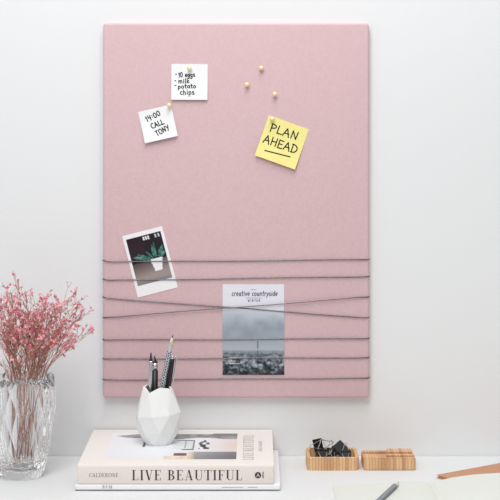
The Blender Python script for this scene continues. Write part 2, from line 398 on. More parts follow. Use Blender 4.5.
# ------------------------------------------------------------------ notes and prints on the board
FB = BT+.0003
def frame_from(tl, tr, br, bl, d):
    P = [at(p[0], p[1], d) for p in (tl, tr, br, bl)]
    c = (P[0]+P[1]+P[2]+P[3])/4
    ax = ((P[1]-P[0])+(P[2]-P[3]))/2; az = ((P[0]-P[3])+(P[1]-P[2]))/2
    ang = -math.atan2(ax.z, ax.x)
    return c, ax.length, az.length, ang
def note(name, label, cat, quad, m, curl, thick=.00025, lines=(), sw=.001, under=None, group=None):
    c, wd, ht, ang = frame_from(*quad, FB)
    t = thing(name, label, cat, c, (0, ang, 0), group)
    ca, sa = math.cos(ang), math.sin(ang)
    def bend(u, v): return -curl*max(0, (ht/2-v)/ht-.15)**2            # lower edge lifts off the board
    mp = lambda u, v, o=0.: Vector((u, bend(u, v)-o, v))
    n = 14; vs_ = []; fs = []
    for side in (0, 1):
        for j in range(n+1):
            for i in range(n+1): vs_.append(mp(-wd/2+wd*i/n, ht/2-ht*j/n, thick*side))
    q = (n+1)**2
    for j in range(n):
        for i in range(n):
            k = j*(n+1)+i; fs += [[k, k+1, k+n+2, k+n+1], [q+k, q+k+n+1, q+k+n+2, q+k+1]]
    for i in range(n):
        for a, bb in ((i, i+1), (n*(n+1)+i, n*(n+1)+i+1), (i*(n+1), (i+1)*(n+1)), (i*(n+1)+n, (i+1)*(n+1)+n)):
            fs.append([a, bb, q+bb, q+a])
    pm = MB(); pm.add(vs_, fs, 0, True); sh = pm.build('paper', m, t)
    for p in sh.data.polygons: p.use_smooth = False
    def loc(px, py):
        w_ = at(px, py, FB)-c; x, z = w_.x, w_.z
        return (x*ca-z*sa, x*sa+z*ca)
    if lines:
        tm = MB(); mm = lambda u, v: mp(u, v, thick+.0002)
        for (txt, p0, p1, hpx) in lines:
            stroke_text(tm, txt, loc(*p0), loc(*p1), hpx*.00144, sw, mm, jit=.05)
        if under: polyline(tm, [loc(*under[0]), loc(*under[1])], sw, mm)
        tm.build('handwriting', M_ink, t, recalc=False)
    return t, c, wd, ht, loc, mp

note('sticky_note', 'white square note with a handwritten shopping list pinned to the pink board', 'note',
     ((172, 64), (207.6, 64), (207.6, 100), (170.8, 99.6)), M_note, .004, lines=(
        ('-', (175.4, 75.6), (177, 75.6), 4), ('10 eggs', (178.6, 77.2), (195, 76.6), 4.6),
        ('-', (174.6, 82), (176.4, 82), 4), ('milk', (178.6, 83.2), (189.4, 82.8), 4.4),
        ('-', (174.8, 87), (176.6, 87), 4), ('potato', (178, 88.4), (196, 88), 4.2), ('chips', (180.2, 94.8), (194.6, 94.2), 5)), sw=.00125)
note('sticky_note', 'white note with three handwritten lines tilted left on the pink board', 'note',
     ((139, 112), (170.8, 104.3), (178, 136), (144.2, 143.2)), M_note, .006, lines=(
        ('14:00', (147.0, 121.6), (160.8, 115.0), 5.0), ('CALL', (152.2, 128.8), (164.4, 123.6), 5.0), ('TONY', (157, 136.0), (170, 129.4), 5.2)), sw=.00135)
note('sticky_note', 'yellow square note reading PLAN AHEAD tilted clockwise on the pink board', 'note',
     ((269, 115.4), (309.6, 129.2), (294.4, 169.6), (254.6, 154.8)), M_yellow, .006, lines=(
        ('PLAN', (269.4, 131.0), (296.6, 140.0), 8), ('AHEAD', (262.8, 142.4), (296, 153.6), 8)), sw=.0016, under=((264.8, 150.4), (290, 156.8)))

# instant photo
t, c, wd, ht, loc, mp = note('instant_photo', 'instant photo of a green potted plant tucked under the upper grey cords', 'photo',
     ((122.4, 236.4), (162.6, 225.6), (177.4, 287.6), (137.6, 297.4)), M_photo, 0.0, thick=.0004)
a0, a1, a2 = loc(126.6, 240.8), loc(161.2, 231.4), loc(138, 287.2)
pw, ph = wd*.86, ht*.755
ox, oz = -wd*.43, ht*.5-ht*.07
def leaf(u, v, x0, y0, x1, y1, wd_):
    dx, dy = x1-x0, y1-y0; L2 = dx*dx+dy*dy; s = ((u-x0)*dx+(v-y0)*dy)/L2
    if s < 0 or s > 1: return False
    return abs((u-x0)*dy-(v-y0)*dx)/math.sqrt(L2) < wd_*math.sin(PI*s)**.8
def plant_pic(u, v):
    v2 = v; base = mix((40, 24, 32), (22, 26, 34), v*1.6)
    if u < .45 and .1 < v < .5: base = mix(base, (58, 32, 40), .5)
    if v > .55: base = mix((92, 76, 74), (160, 146, 142), (v-.55)/.3+(u-.3)*.25)
    if v > .93: base = mix(base, (120, 130, 130), .6)
    if .46 < u < .68 and .02 < v < .11 and abs(math.sin(u*48)) > .35: base = (235, 235, 232)
    if .8 < u < .95 and .03 < v < .1 and math.sin(u*70) > 0: base = (190, 205, 205)
    for (x0, y0, x1, y1, w_) in ((.58, .52, .06, .40, .034), (.6, .52, .2, .36, .022), (.62, .52, .46, .34, .03), (.68, .52, .66, .24, .05), (.72, .5, .72, .18, .03), (.76, .52, .98, .28, .05), (.8, .52, 1., .42, .035), (.56, .54, .3, .5, .02)):
        if leaf(u, v, x0, y0, x1, y1, w_): base = mix((24, 70, 68), (116, 168, 154), vnoise(u*18+x1*9, v*18))
    k = (v-.52)/.26
    if 0 < k < 1 and .52+.07*k < u < .88-.09*k: base = (242, 240, 242)
    return base
printed('photo_image', 44, 54, lambda u, v: (ox+u*pw, -.00062, oz-v*ph), plant_pic, t)

# magazine
t, c, wd, ht, loc, mp = note('magazine', 'grey misty landscape magazine held under the crossed grey cords', 'magazine',
     ((222.6, 284.2), (284.2, 284.2), (284.2, 374.8), (222.6, 374.8)), M_mag, 0.0, thick=.0007)
def mist(u, v):
    f = .6*vnoise(u*5+3, v*5)+.4*vnoise(u*13, v*11+9)
    if v < .62:
        col = mix((204, 209, 218), (160, 169, 180), v/.28)
        col = mix(col, (132, 142, 153), max(0, f-.42)*1.1*min(1, v*5))
        if v > .40: col = mix(col, (176, 182, 190), (v-.40)/.2)
    else:
        col = mix((152, 159, 168), (84, 92, 100), (v-.62)/.3)
        g = .5*vnoise(u*16, v*26)+.3*vnoise(u*40, v*40+5)+.2*vnoise(u*80, v*80)
        k = min(1, (v-.62)/.16)
        col = mix(col, (186, 194, 200) if g > .5 else (24, 30, 35), min(.85, abs(g-.5)*4.2)*k)
        if v > .86: col = mix(col, (22, 28, 31), (v-.86)/.12*(1.1-g))
    if abs(v-(.66+.03*vnoise(u*14, 1))) < .02*vnoise(u*30, 7): col = mix(col, (84, 92, 100), .75)
    if abs(u-.57) < .012 and .47 < v < .60+.08 and vnoise(v*60, 3) > .25: col = mix(col, (90, 98, 106), .7)
    if abs(v-.715) < .012 and .4 < u < .7: col = mix(col, (60, 68, 75), .5*vnoise(u*40, 2))
    return col
iz = loc(0, 310.5)[1]
printed('cover_image', 92, 98, lambda u, v: (-wd/2+u*wd, -.0009, iz-v*(iz+ht/2)), mist, t)
tm = MB(); mm = lambda u, v: (u, -.00098, v)
stroke_text(tm, 'creative countryside', loc(231.8, 295.7), loc(277.4, 295.7), 5.0*.00144, .00085, mm, slant=.1)
stroke_text(tm, 'W I N T E R', loc(248, 301.6), loc(260, 301.6), 2.2*.00144, .0005, mm)
for (xa, xb, y) in ((250.5, 256.5, 289.6), (246.5, 261.5, 297.9)):
    x = xa
    while x < xb:
        e = min(xb, x+random.uniform(.7, 2)); polyline(tm, [loc(x, y), loc(e, y)], .0005, mm); x = e+.6
tm.build('cover_lettering', M_magink, t, recalc=False)
wm = MB(); mm2 = lambda u, v: (u, -.00105, v)
for (xa, xb, y) in ((230, 240, 357.6), (231, 236, 360.8), (230, 240, 363.6)):
    x = xa
    while x < xb:
        e = min(xb, x+random.uniform(1, 2.6)); polyline(wm, [loc(x, y), loc(e, y)], .0008, mm2); x = e+.7
wm.build('caption_lettering', M_note, t, recalc=False)

# push pins
def pin(px, py, label, group=None, lift=0.):
    p = at(px, py, BT+.004)
    o = thing('push_pin', label, 'push pin', (p.x, -BT-lift+.0012, p.z), (PI/2, 0, 0), group)
    h = MB(); h.lathe([(.0008, .0022), (.0022, .0024)]+[(.0035*math.sin(a), .0056-.0033*math.cos(a)) for a in [PI*k/12 for k in range(3, 12)]]+[(.0003, .0089)], 18)
    h.build('pin_head', M_pearl, o)
    n = MB(); n.lathe([(.0002, -.006), (.0005, -.004), (.0005, .0024)], 8); n.build('needle', M_steel, o)
pin(261.2, 68, 'small gold ball push pin, topmost of the three loose on the pink board')
pin(247, 84.6, 'small gold ball push pin, leftmost of the three loose on the pink board')
pin(274.8, 94.2, 'small gold ball push pin, lowest of the three loose on the pink board')
pin(272.2, 118.8, 'gold ball push pin in the corner of the yellow note', lift=.0006)
pin(189.4, 68.2, 'gold ball push pin holding the white shopping list note', lift=.0006)
pin(169.2, 105.2, 'gold ball push pin in the corner of the tilted white note', lift=.0006)

# ------------------------------------------------------------------ books
T1, T2 = .0088, .0252
DF, DB = .208, .004
LX0, LX1 = at(75, 0, DF).x, at(280.4, 0, DF).x
WEDGE = .0046/.204                                      # the thick book opens a little towards its fore edge
def book(root, x0, x1, y0, y1, h, m_cov, m_spine, ct, r, wedge=0., m_back=None, gap=.0001):
    """y0 = front edge (spine side), y1 = back; local z from 0"""
    for nm, za, zb in (('back_cover', 0, ct), ('front_cover', h-ct, h)):
        c_ = MB(); c_.box((x0, y0+.004, za), (x1, y1, zb), min(ct*.4, .0007), 2); c_.v = [(x, y, z+(wedge*(y-y0) if z > h*.5 else 0)) for x, y, z in c_.v]; c_.build(nm, m_back if (m_back and za == 0) else m_cov, root)
    s_ = MB(); s_.box((x0, y0, gap), (x1, y0+.0045, h), min(r, .0022), 4, smooth=True); s_.build('spine', m_spine, root)
    p_ = MB(); p_.box((x0+.003, y0+.0045, ct), (x1-.003, y1-.004, h-ct)); p_.v = [(x, y, z+(wedge*(y-y0) if z > h*.5 else 0)) for x, y, z in p_.v]; p_.build('page_block', M_pages, root)

bk = thing('book', 'thin white book at the bottom of the stack, flat on the white desk', 'book', (0, 0, 0))
book(bk, LX0, LX1, -DF, -DB, T1, M_white_cover, M_white_cover, .0014, .0018, 0., mat('mauve_board', (168, 152, 158), .7), .0015)
sp = MB(); mS = lambda x, z: (x, -DF-.00012, z)
def spx(px, py): p = at(px, py, DF); return (p.x, p.z)
a = spx(102.4, 488.4); e = spx(112.2, 488.4); roman_text(sp, 'RUM', a, e[0]-a[0], .0040, mS, .12, .17, .06)
sp.build('spine_lettering', M_greyink, bk, recalc=False)
sp = MB()
for xa, xb in ((222, 243), (248, 257)):
    x = xa
    while x < xb:
        e = min(xb, x+random.uniform(1.2, 2.6)); polyline(sp, [spx(x, 487.3), spx(e, 487.3)], .0009, mS); x = e+.7
sp.build('small_spine_lettering', M_silverink, bk, recalc=False)

BX_0, BX_1 = at(77, 0, DF).x, at(274, 0, DF).x
bk = thing('book', 'thick cream book with large dark spine lettering lying under the white faceted pot', 'book', (0, 0, T1))
book(bk, BX_0, BX_1, -DF, -DB, T2, M_cream, M_spine, .0022, .0022, WEDGE)
mS = lambda x, z: (x, -DF-.00012, z-T1)
tl = MB(); a = spx(131.8, 480.2); e = spx(242.2, 480.2); roman_text(tl, 'LIVE BEAUTIFUL', a, e[0]-a[0], .0134, mS, .13, .16, .042)
tl.build('title_lettering', M_title, bk, recalc=False)
tl = MB(); a = spx(89.2, 477.0); e = spx(118.2, 477.0); roman_text(tl, 'CALDERONE', a, e[0]-a[0], .0050, mS, .1, .15, .055)
tl.build('author_lettering', M_greyink, bk, recalc=False)
lg = MB(); ce = spx(258, 475.2); R_ = .0042
lg.add([mS(ce[0]+R_*math.cos(k*PI/16), ce[1]+R_*math.sin(k*PI/16)) for k in range(32)], [list(range(32))], 0)
mS2 = lambda x, z: (x, -DF-.0002, z-T1)
for q in ([(-.0018, -.0020), (.0001, .0022), (.0018, -.0020)], [(-.0011, -.0006), (.0012, -.0006)]):
    polyline(lg, [(ce[0]+x, ce[1]+z) for x, z in q], .0006, mS2, 1)
v0, v1 = spx(263.6, 478.2), spx(263.6, 471.8); stroke_text(lg, 'ABRAMS', v0, v1, .0014, .0004, mS, mi=0)
lg.build('publisher_logo', [M_title, M_cream], bk, recalc=False)
ZT = T2
def topd(py):
    d = .1
    for _ in range(30): d = CAM_D-F*(CAM_H-T1-T2-WEDGE*(DF-d))/(py-PY)
    return d
mT = lambda a_, b_: (a_, b_, ZT+.00012+WEDGE*(b_+DF))
# cover title reads from the spine towards the back, its letters' tops to the left
xr_ = at(253.6, 0, .1).x; xl_ = at(243.2, 0, .1).x
ct_ = MB(); roman_text(ct_, 'LIVE BEAUTIFUL', (-topd(459.8), 0), topd(459.8)-topd(435.2), xr_-xl_, lambda p, q: mT(xr_-q, p), .13, .2, .07)
ct_.build('cover_title', M_silverink, bk, recalc=False)
ct_ = MB(); xr2 = at(262, 0, .1).x; roman_text(ct_, 'ATHENA CALDERONE', (-topd(451.5), 0), topd(451.5)-topd(441), .0048, lambda p, q: mT(xr2-q, p), .13, .2, .07)
ct_.build('cover_author', M_silverink, bk, recalc=False)
pa, pb = topd(459.2), max(.009, topd(433.6)); xa, xb = -.2045, -.0265
def room_pic(u, v):                                    # v=0 at the back of the cover, 1 at the spine
    col = mix((242, 242, 246), (234, 236, 242), v)
    if v > .8: col = mix(col, (238, 234, 230), (v-.8)*4)
    if u > .74: col = mix(col, (228, 205, 192), (u-.74)*3.2*(1-abs(v-.5)))
    bt = .20 if u > .22 else .06+.14*u/.22
    bl_ = .02+.10*max(0, .22-u)/.22
    if bl_ < v < bt+.03*math.sin(u*15): col = mix((120, 120, 126), (168, 166, 170), vnoise(u*20, v*14))
    if u > .8 and v < .1+.1*(u-.8): col = (128, 124, 126)
    if .27 < u < .285 and .33 < v < .55: col = (60, 60, 66)
    if .5 < u < .67 and .34 < v < .62: col = mix((234, 239, 238), (210, 221, 217), vnoise(u*20, v*9))
    if .655 < u < .67 and .28 < v < .66: col = (40, 46, 52)
    if .595 < u < .605 and .3 < v < .6: col = (150, 160, 160)
    if .53 < u < .67 and .27 < v < .31 or .58 < u < .67 and .62 < v < .66: col = mix((48, 54, 58), (150, 156, 156), (.67-u)*5)
    if .70 < u < .79 and .28 < v < .62 and abs(vnoise(u*40, v*10)-.5) < .09: col = (70, 62, 60)
    if .52 < u < .62 and .78 < v < .88: col = mix((150, 100, 66), (86, 62, 50), vnoise(u*30, v*10))
    if .45 < u < .66 and .88 <= v: col = mix((240, 230, 222), (226, 204, 186), vnoise(u*34, v*12))
    if u > .66 and v > .72: col = mix((176, 174, 174), (104, 102, 106), (u-.66)*2+(v-.72)*1.2)
    if .63 < u < .68 and v > .72: col = mix((220, 200, 176), col, .3)
    return col
printed('cover_picture', 110, 60, lambda u, v: (xa+u*(xb-xa), -pb-(pa-pb)*v, ZT+.0001+WEDGE*(DF-pb-(pa-pb)*v)), room_pic, bk)

# ------------------------------------------------------------------ faceted pot
POTD = .086
POTZ = T1+T2+WEDGE*(DF-POTD)
pc = at(158.3, 0, POTD); pot = thing('pencil_pot', 'white faceted ceramic pot holding pens on the cream book', 'pot', (pc.x, -POTD, POTZ+.0001), (math.atan(WEDGE), 0, 0))
n = 8
def ring(r, z, off, jr=0, jz=0, sd=0):
    rnd = random.Random(sd); out = []
    for k in range(n):
        a_ = 2*PI*(k+off)/n-PI/2
        rr = r+rnd.uniform(-jr, jr); out.append(Vector((rr*math.cos(a_), rr*math.sin(a_), z+rnd.uniform(-jz, jz))))
    return out
rings = [ring(.0185, 0, .7), ring(.0285, .0185, .2, .0008, .003, 3), ring(.0318, .040, .7, .0006, .004, 5), ring(.0204, .0745, .2, .0004, 0, 9)]
for k, dz in enumerate((.0026, .0004, -.0034, .002, -.003, .0016, .0012, -.0052)): rings[3][k].z += dz
inn = [[Vector((q.x*.87, q.y*.87, q.z)) for q in rings[3]], [Vector((q.x*.9, q.y*.9, q.z)) for q in rings[2]], [Vector((q.x*.9, q.y*.9, q.z)) for q in rings[1]], [Vector((q.x*.86, q.y*.86, .004)) for q in rings[0]]]
allr = rings+inn; offs = [.7, .2, .7, .2, .2, .7, .2, .7]
for r in rings+inn:
    for q in r: q.z *= 1.05; q.x *= 1.02
pm = MB(); vs_ = [q for r in allr for q in r]; fs = [list(range(n))[::-1], [7*n+k for k in range(n)]]
for i in range(7):
    A, B_ = i*n, (i+1)*n
    for k in range(n):
        k1 = (k+1) % n
        if i == 3: fs.append([A+k, A+k1, B_+k1, B_+k])
        elif offs[i+1] > offs[i]: fs += [[A+k, A+k1, B_+k], [A+k1, B_+k1, B_+k]]
        else: fs += [[A+k, A+k1, B_+k1], [A+k, B_+k1, B_+k]]
pm.add(vs_, fs); pm.build('pot_body', M_ceramic, pot)

def stick(name, label, cat, p0, p1):
    o = thing(name, label, cat, p0); z = (Vector(p1)-Vector(p0)).normalized(); y = z.cross(Vector((1, 0, 0))).normalized(); x = y.cross(z)
    o.rotation_euler = Matrix((x, y, z)).transposed().to_euler(); return o, (Vector(p1)-Vector(p0)).length
zb = POTZ+.0046
# grip pencil
o, L = stick('pencil', 'grey pencil with dark grip dots and sharpened cedar tip, tallest in the white pot', 'pencil', (-.1465, -.095, zb+.0012), at(172.9, 334.8, .088))
r_ = .0032
b = MB(); b.lathe([(r_, 0), (r_, L-.014)], 6, smooth=False)
for k in range(6):
    for j in range(30):
        a_ = 2*PI*(k+.5)/6; z_ = .012+j*(L-.034)/30+(.5 if k % 2 else 0)*(L-.034)/30; ap = r_*math.cos(PI/6)+.00012
        cx_, cy_ = ap*math.cos(a_), ap*math.sin(a_); tx, ty = -math.sin(a_), math.cos(a_)
        b.add([(cx_+tx*.0012*math.cos(q*PI/4), cy_+ty*.0012*math.cos(q*PI/4), z_+.0012*math.sin(q*PI/4)) for q in range(8)], [list(range(8))], 1)
b.build('barrel', [M_barrel, M_dot], o, recalc=False)
b = MB(); b.lathe([(r_*.97, L-.014), (.0011, L-.004)], 12); b.build('wood_tip', M_cedar, o)
b = MB(); b.lathe([(.0011, L-.004), (.0002, L)], 10); b.build('lead', M_lead, o)
# black ballpoint with chrome clip behind the pencil
o, L = stick('pen', 'black pen with a chrome clip behind the grey pencil in the white pot', 'pen', (-.1335, -.075, zb), at(172.2, 356, .076))
b = MB(); b.lathe([(.0012, 0), (.0034, .012), (.0042, .05), (.0042, L-.012), (.0038, L-.004)], 16); b.build('barrel', M_black, o)
b = MB(); b.lathe([(.0037, L-.004), (.003, L), (.001, L+.001)], 14); b.build('end_cap', M_chrome, o)
b = MB(); b.tube([(.002, -.0005, L-.001), (.0055, -.001, L-.0005), (.0066, -.001, L-.004), (.0066, -.001, L-.02), (.0058, -.001, L-.036), (.0050, -.001, L-.038)], [.0009, .0011, .0012, .0011, .001, .0008], 8); b.build('clip', M_chrome, o)
# silver slim pen with black tip
o, L = stick('pen', 'slim silver pen with a pointed dark tip, leftmost in the white pot', 'pen', (-.1490, -.0865, zb+.0014), at(151.0, 352.4, .088))
b = MB(); b.lathe([(.0016, 0), (.0026, .003), (.0028, L-.014), (.0025, L-.012)], 16); b.build('barrel', M_chrome, o)
b = MB(); b.lathe([(.0024, L-.012), (.0020, L-.009), (.0009, L-.001), (.0003, L)], 14); b.build('tip', M_lead, o)
# black pen with silver band
o, L = stick('pen', 'short black pen with a silver end beside the slim silver pen in the white pot', 'pen', (-.1415, -.0775, zb), at(154.8, 361.0, .0795))
b = MB(); b.lathe([(.0012, 0), (.0036, .012), (.0045, .05), (.0044, L-.0125)], 16); b.build('barrel', M_black, o)
b = MB(); b.lathe([(.0043, L-.0125), (.0042, L-.0025)], 16); b.build('silver_band', M_chrome, o)
b = MB(); b.lathe([(.0040, L-.0025), (.0036, L), (.002, L+.0004)], 16); b.build('end_cap', M_black, o)
b = MB(); b.tube([(.001, .002, L), (-.0006, .0044, L+.004), (-.0012, .0056, L+.006)], [.0014, .0013, .0006], 8); b.build('clicker', M_lead, o)

# ------------------------------------------------------------------ bamboo tray and holder
def prism(b, plan, z0, z1, bev=.0012):
    bm = bmesh.new(); v_ = [bm.verts.new((x, y, z0)) for x, y in plan]; f = bm.faces.new(v_)
    r = bmesh.ops.extrude_face_region(bm, geom=[f])
    for q in r['geom']:
        if isinstance(q, bmesh.types.BMVert): q.co.z = z1
    bmesh.ops.recalc_face_normals(bm, faces=bm.faces)
    if bev:
        es = [e_ for e_ in bm.edges if abs(e_.verts[0].co.z-e_.verts[1].co.z) < 1e-6]
        bmesh.ops.bevel(bm, geom=es, offset=bev, segments=2, affect='EDGES')
    b.bm(bm)
TX0, TX1 = at(307, 0, .091).x, at(359.2, 0, .091).x
TCX, TCY = (TX0+TX1)/2, -.060
tray = thing('bamboo_tray', 'small open bamboo tray full of black binder clips on the white desk', 'tray', (TCX, TCY, 0))
hw, hd, th = (TX1-TX0)/2, .033, .0182
po = rounded_plan(-hw, hw, -hd, hd, .008, 6); pi_ = rounded_plan(-hw+.005, hw-.005, -hd+.005, hd-.005, .005, 6)
e_ = .0008
poi = rounded_plan(-hw+e_, hw-e_, -hd+e_, hd-e_, .0075, 6); pii = rounded_plan(-hw+.005-e_, hw-.005+e_, -hd+.005-e_, hd-.005+e_, .0055, 6)
loops = [[(x, y, .0) for x, y in po], [(x, y, th-e_) for x, y in po], [(x, y, th) for x, y in poi], [(x, y, th) for x, y in pii], [(x, y, th-e_) for x, y in pi_], [(x, y, .004) for x, y in pi_]]
m_ = len(po); fs = [list(range(m_))[::-1], [5*m_+k for k in range(m_)]]
for i in range(5):
    for k in range(m_): fs.append([i*m_+k, i*m_+(k+1) % m_, (i+1)*m_+(k+1) % m_, (i+1)*m_+k])
b = MB(); b.add([q for l in loops for q in l], fs); b.build('tray_body', M_bamboo, tray)

HX0, HX1 = at(363.6, 0, .090).x, at(416.0, 0, .090).x
HCX, HCY = (HX0+HX1)/2, -.061
hw, hd, hh = (HX1-HX0)/2, .031, .0172
b = MB(); prism(b, rounded_plan(-hw, hw, -hd, hd, .006, 5), 0, hh)
hold = b.build('bamboo_card_holder', M_bamboo); hold.location = (HCX, HCY, 0)
tag(hold, 'solid bamboo block with three slots on the white desk right of the tray', 'card holder')
def yat(py): return -(CAM_D-F*(CAM_H-hh)/(py-PY))-HCY
cut = MB()
for (ya, yb, xa_, xb_) in ((450.3, 448.3, -hw-.01, .0 + hw*.02), (453.9, 451.7, -hw+.0008, hw*.93), (457.3, 455.3, -.004+hw*.0, hw+.01)):
    cut.box((xa_, yat(ya), .003), (xb_, yat(yb), hh+.01))
cu = cut.build('slot_cut', M_bamboo); cu.location = hold.location
md = hold.modifiers.new('slots', 'BOOLEAN'); md.object = cu; md.operation = 'DIFFERENCE'; md.solver = 'EXACT'
bpy.context.view_layer.update()
dg = bpy.context.evaluated_depsgraph_get()
nm = bpy.data.meshes.new_from_object(hold.evaluated_get(dg)); hold.modifiers.clear(); hold.data = nm
bpy.data.objects.remove(cu)

# binder clips
def clip(label, loc, rot, s=1.0, both=False):
    t = thing('binder_clip', label, 'binder clip', loc, rot)
    L, hb, h, tk = .019*s, .0045*s, .0125*s, .0006*s
    outer = [(-.0008, h+.0006), (-hb*.55, h*.55), (-hb, .0012), (-hb*.8, 0), (hb*.8, 0), (hb, .0012), (hb*.55, h*.55), (.0008, h+.0006)]
    inner = [(y*.84, z*.93+tk*.9) for y, z in outer[::-1]]; inner[0] = (.0002, h+.0006); inner[-1] = (-.0002, h+.0006)
    pr = outer+inner; k = len(pr); no = len(outer)
    b = MB(); v_ = [(sx*L/2, y, z) for sx in (-1, 1) for y, z in pr]
    f_ = [[i, (i+1) % k, k+(i+1) % k, k+i] for i in range(k)]
    for side in (0, k):
        for i in range(no-1): f_.append([side+i, side+i+1, side+k-2-i, side+k-1-i])
    b.add(v_, f_); 
    for sy in (-1, 1): b.tube([(-L/2, sy*.0010*s, h+.0004), (L/2, sy*.0010*s, h+.0004)], .0008*s, 6)
    b.build('clip_body', M_clip, t)
    for sy in (-1, 1):
        y0 = sy*.0012*s; hl = .017*s
        if sy < 0 and not both: pts = [(-L*.34, y0, h), (-L*.30, y0-.0022*s, h-.004*s), (-L*.16, y0-.0052*s, h-hl*.72), (-L*.13, y0-.0060*s, h-hl), (0, y0-.0063*s, h-hl-.002*s), (L*.13, y0-.0060*s, h-hl), (L*.16, y0-.0052*s, h-hl*.72), (L*.30, y0-.0022*s, h-.004*s), (L*.34, y0, h)]
        else: pts = [(-L*.34, y0, h), (-L*.28, y0+.0006*s*sy, h+.005*s), (-L*.14, y0+.0012*s*sy, h+hl*.7), (-L*.12, y0+.0014*s*sy, h+hl*.95), (0, y0+.0015*s*sy, h+hl+.001*s), (L*.12, y0+.0014*s*sy, h+hl*.95), (L*.14, y0+.0012*s*sy, h+hl*.7), (L*.28, y0+.0006*s*sy, h+.005*s), (L*.34, y0, h)]
        w_ = MB(); w_.tube(pts, .00062*s, 7); w_.build('wire_handle', M_wire, t)
D2 = math.radians
RX = lambda a: Matrix.Rotation(D2(a), 4, 'X'); RY = lambda a: Matrix.Rotation(D2(a), 4, 'Y'); RZ = lambda a: Matrix.Rotation(D2(a), 4, 'Z')
def cp(label, px, py, d, M, s=1.0, both=False):
    # stand the clip so that the middle of its body is at the given place
    p = at(px, py, d); off = M @ Vector((0, 0, .006*s))
    clip(label, p-off, M.to_euler(), s, both)
cp('black binder clip standing tallest at the left end of the bamboo tray', 317.6, 445.4, .046, RX(-14) @ RY(78), .95)
cp('black binder clip lying crosswise at the front left of the bamboo tray', 322.5, 455.2, .064, RX(-30) @ RZ(4), 1.0)
cp('large black binder clip tilted diamond-wise on top at the right of the bamboo tray', 341.6, 449.6, .056, RX(-48) @ RY(-128) @ RX(4), 1.2, True)
cp('black binder clip lying low at the right end of the bamboo tray', 345.8, 456.0, .066, RX(-24) @ RZ(-6), .8)
cp('black binder clip half hidden at the back of the bamboo tray', 331.5, 452.5, .040, RX(-30) @ RZ(20), .75)

# ------------------------------------------------------------------ open notebook, pencil on it, tan leather notebook
ND = .185
prof_t = [(333, .0022), (345, .0024), (365, .0038), (385, .0058), (402, .0074), (414, .0078), (422, .0070), (428, .0054), (431, .0036)]
prof_r = [(431, .0036), (434, .0060), (440, .0090), (452, .0125), (470, .0158), (486, .0176), (500, .0187), (525, .0198), (560, .0196), (590, .018)]
nb = thing('open_notebook', 'open ivory notebook with blank pages at the right front of the white desk', 'notebook', (at(431, 0, ND).x, -ND, 0))
gx = nb.location.x
def pages(name, prof, thick_fn, depth=.21):
    xs = [(at(p, 0, ND).x-gx, z) for p, z in prof]
    fine = []
    for i in range(len(xs)-1):
        for k in range(4):
            t_ = k/4; p0 = xs[max(0, i-1)]; p1 = xs[i]; p2 = xs[i+1]; p3 = xs[min(len(xs)-1, i+2)]
            z = .5*((2*p1[1])+(-p0[1]+p2[1])*t_+(2*p0[1]-5*p1[1]+4*p2[1]-p3[1])*t_*t_+(-p0[1]+3*p1[1]-3*p2[1]+p3[1])*t_**3)
            fine.append((p1[0]+(p2[0]-p1[0])*t_, z))
    fine.append(xs[-1])
    m_ = len(fine); top = [(x, z) for x, z in fine]; bot = [(x, thick_fn(x, z)) for x, z in fine]
    pr = top+bot[::-1]; k = len(pr); v_ = [(x, y, z) for y in (0, -depth) for x, z in pr]
    b = MB(); b.add(v_, [[i, i+1, k+i+1, k+i] for i in range(m_-1)], 0, True)
    b.add(v_, [[i, (i+1) % k, k+(i+1) % k, k+i] for i in range(m_-1, k)], 0, False)
    for s_ in (0, k): b.add(v_, [[s_+i, s_+i+1, s_+k-2-i, s_+k-1-i] for i in range(m_-1)], 0, False)
    o = b.build(name, M_sheet, nb)
    return fine
fl = pages('left_pages', prof_t, lambda x, z: .0003)
pages('right_pages', prof_r, lambda x, z: max(.0003, min(z-.0012, .0052*min(1, max(0, (x-.018)/.022)))))
def page_z(X):
    X -= gx
    for (xa_, za), (xb_, zb_) in zip(fl, fl[1:]):
        if xa_ <= X <= xb_: return za+(zb_-za)*(X-xa_)/(xb_-xa_)
    return .0022
pr_ = .0034
pA = Vector((.1875, -.2045, 0)); dirp = Vector((-.030, -.0775, 0)).normalized(); pB = pA+dirp*.14
pA.z = page_z(pA.x)+pr_+.0003; pB.z = pA.z-.0042
o, L = stick('pencil', 'grey hexagonal pencil with a sharpened pale tip lying on the open notebook page', 'pencil', pB, pA)
b = MB(); b.lathe([(pr_, 0), (pr_, L-.018)], 6, smooth=False, rot=PI/6)
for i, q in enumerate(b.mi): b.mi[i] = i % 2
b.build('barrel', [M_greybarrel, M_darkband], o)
b = MB(); b.lathe([(pr_*.97, L-.018), (pr_*.36, L-.003)], 12); b.build('wood_tip', M_cedar, o)
b = MB(); b.lathe([(pr_*.36, L-.003), (pr_*.12, L+.0008)], 10); b.build('lead', M_lead, o)

cA = at(436.5, 478, 0.1356); cB = at(500, 466.2, .066)
cA = Vector((cA.x, cA.y, 0)); cB = Vector((cB.x, cB.y, 0)); ang = math.atan2(cB.y-cA.y, cB.x-cA.x)
ln = thing('leather_notebook', 'tan leather notebook lying slantwise under the right page of the open notebook', 'notebook', cA, (0, 0, ang))
for nm, z0, z1 in (('back_cover', .0002, .0012), ('front_cover', .0036, .0046)):
    b = MB(); b.box((0, -.11, z0), (.20, 0, z1), .0004, 2); b.build(nm, M_leather, ln)
b = MB(); b.box((.0015, -.1085, .0012), (.1985, -.002, .0036)); b.build('page_block', M_leather, ln)

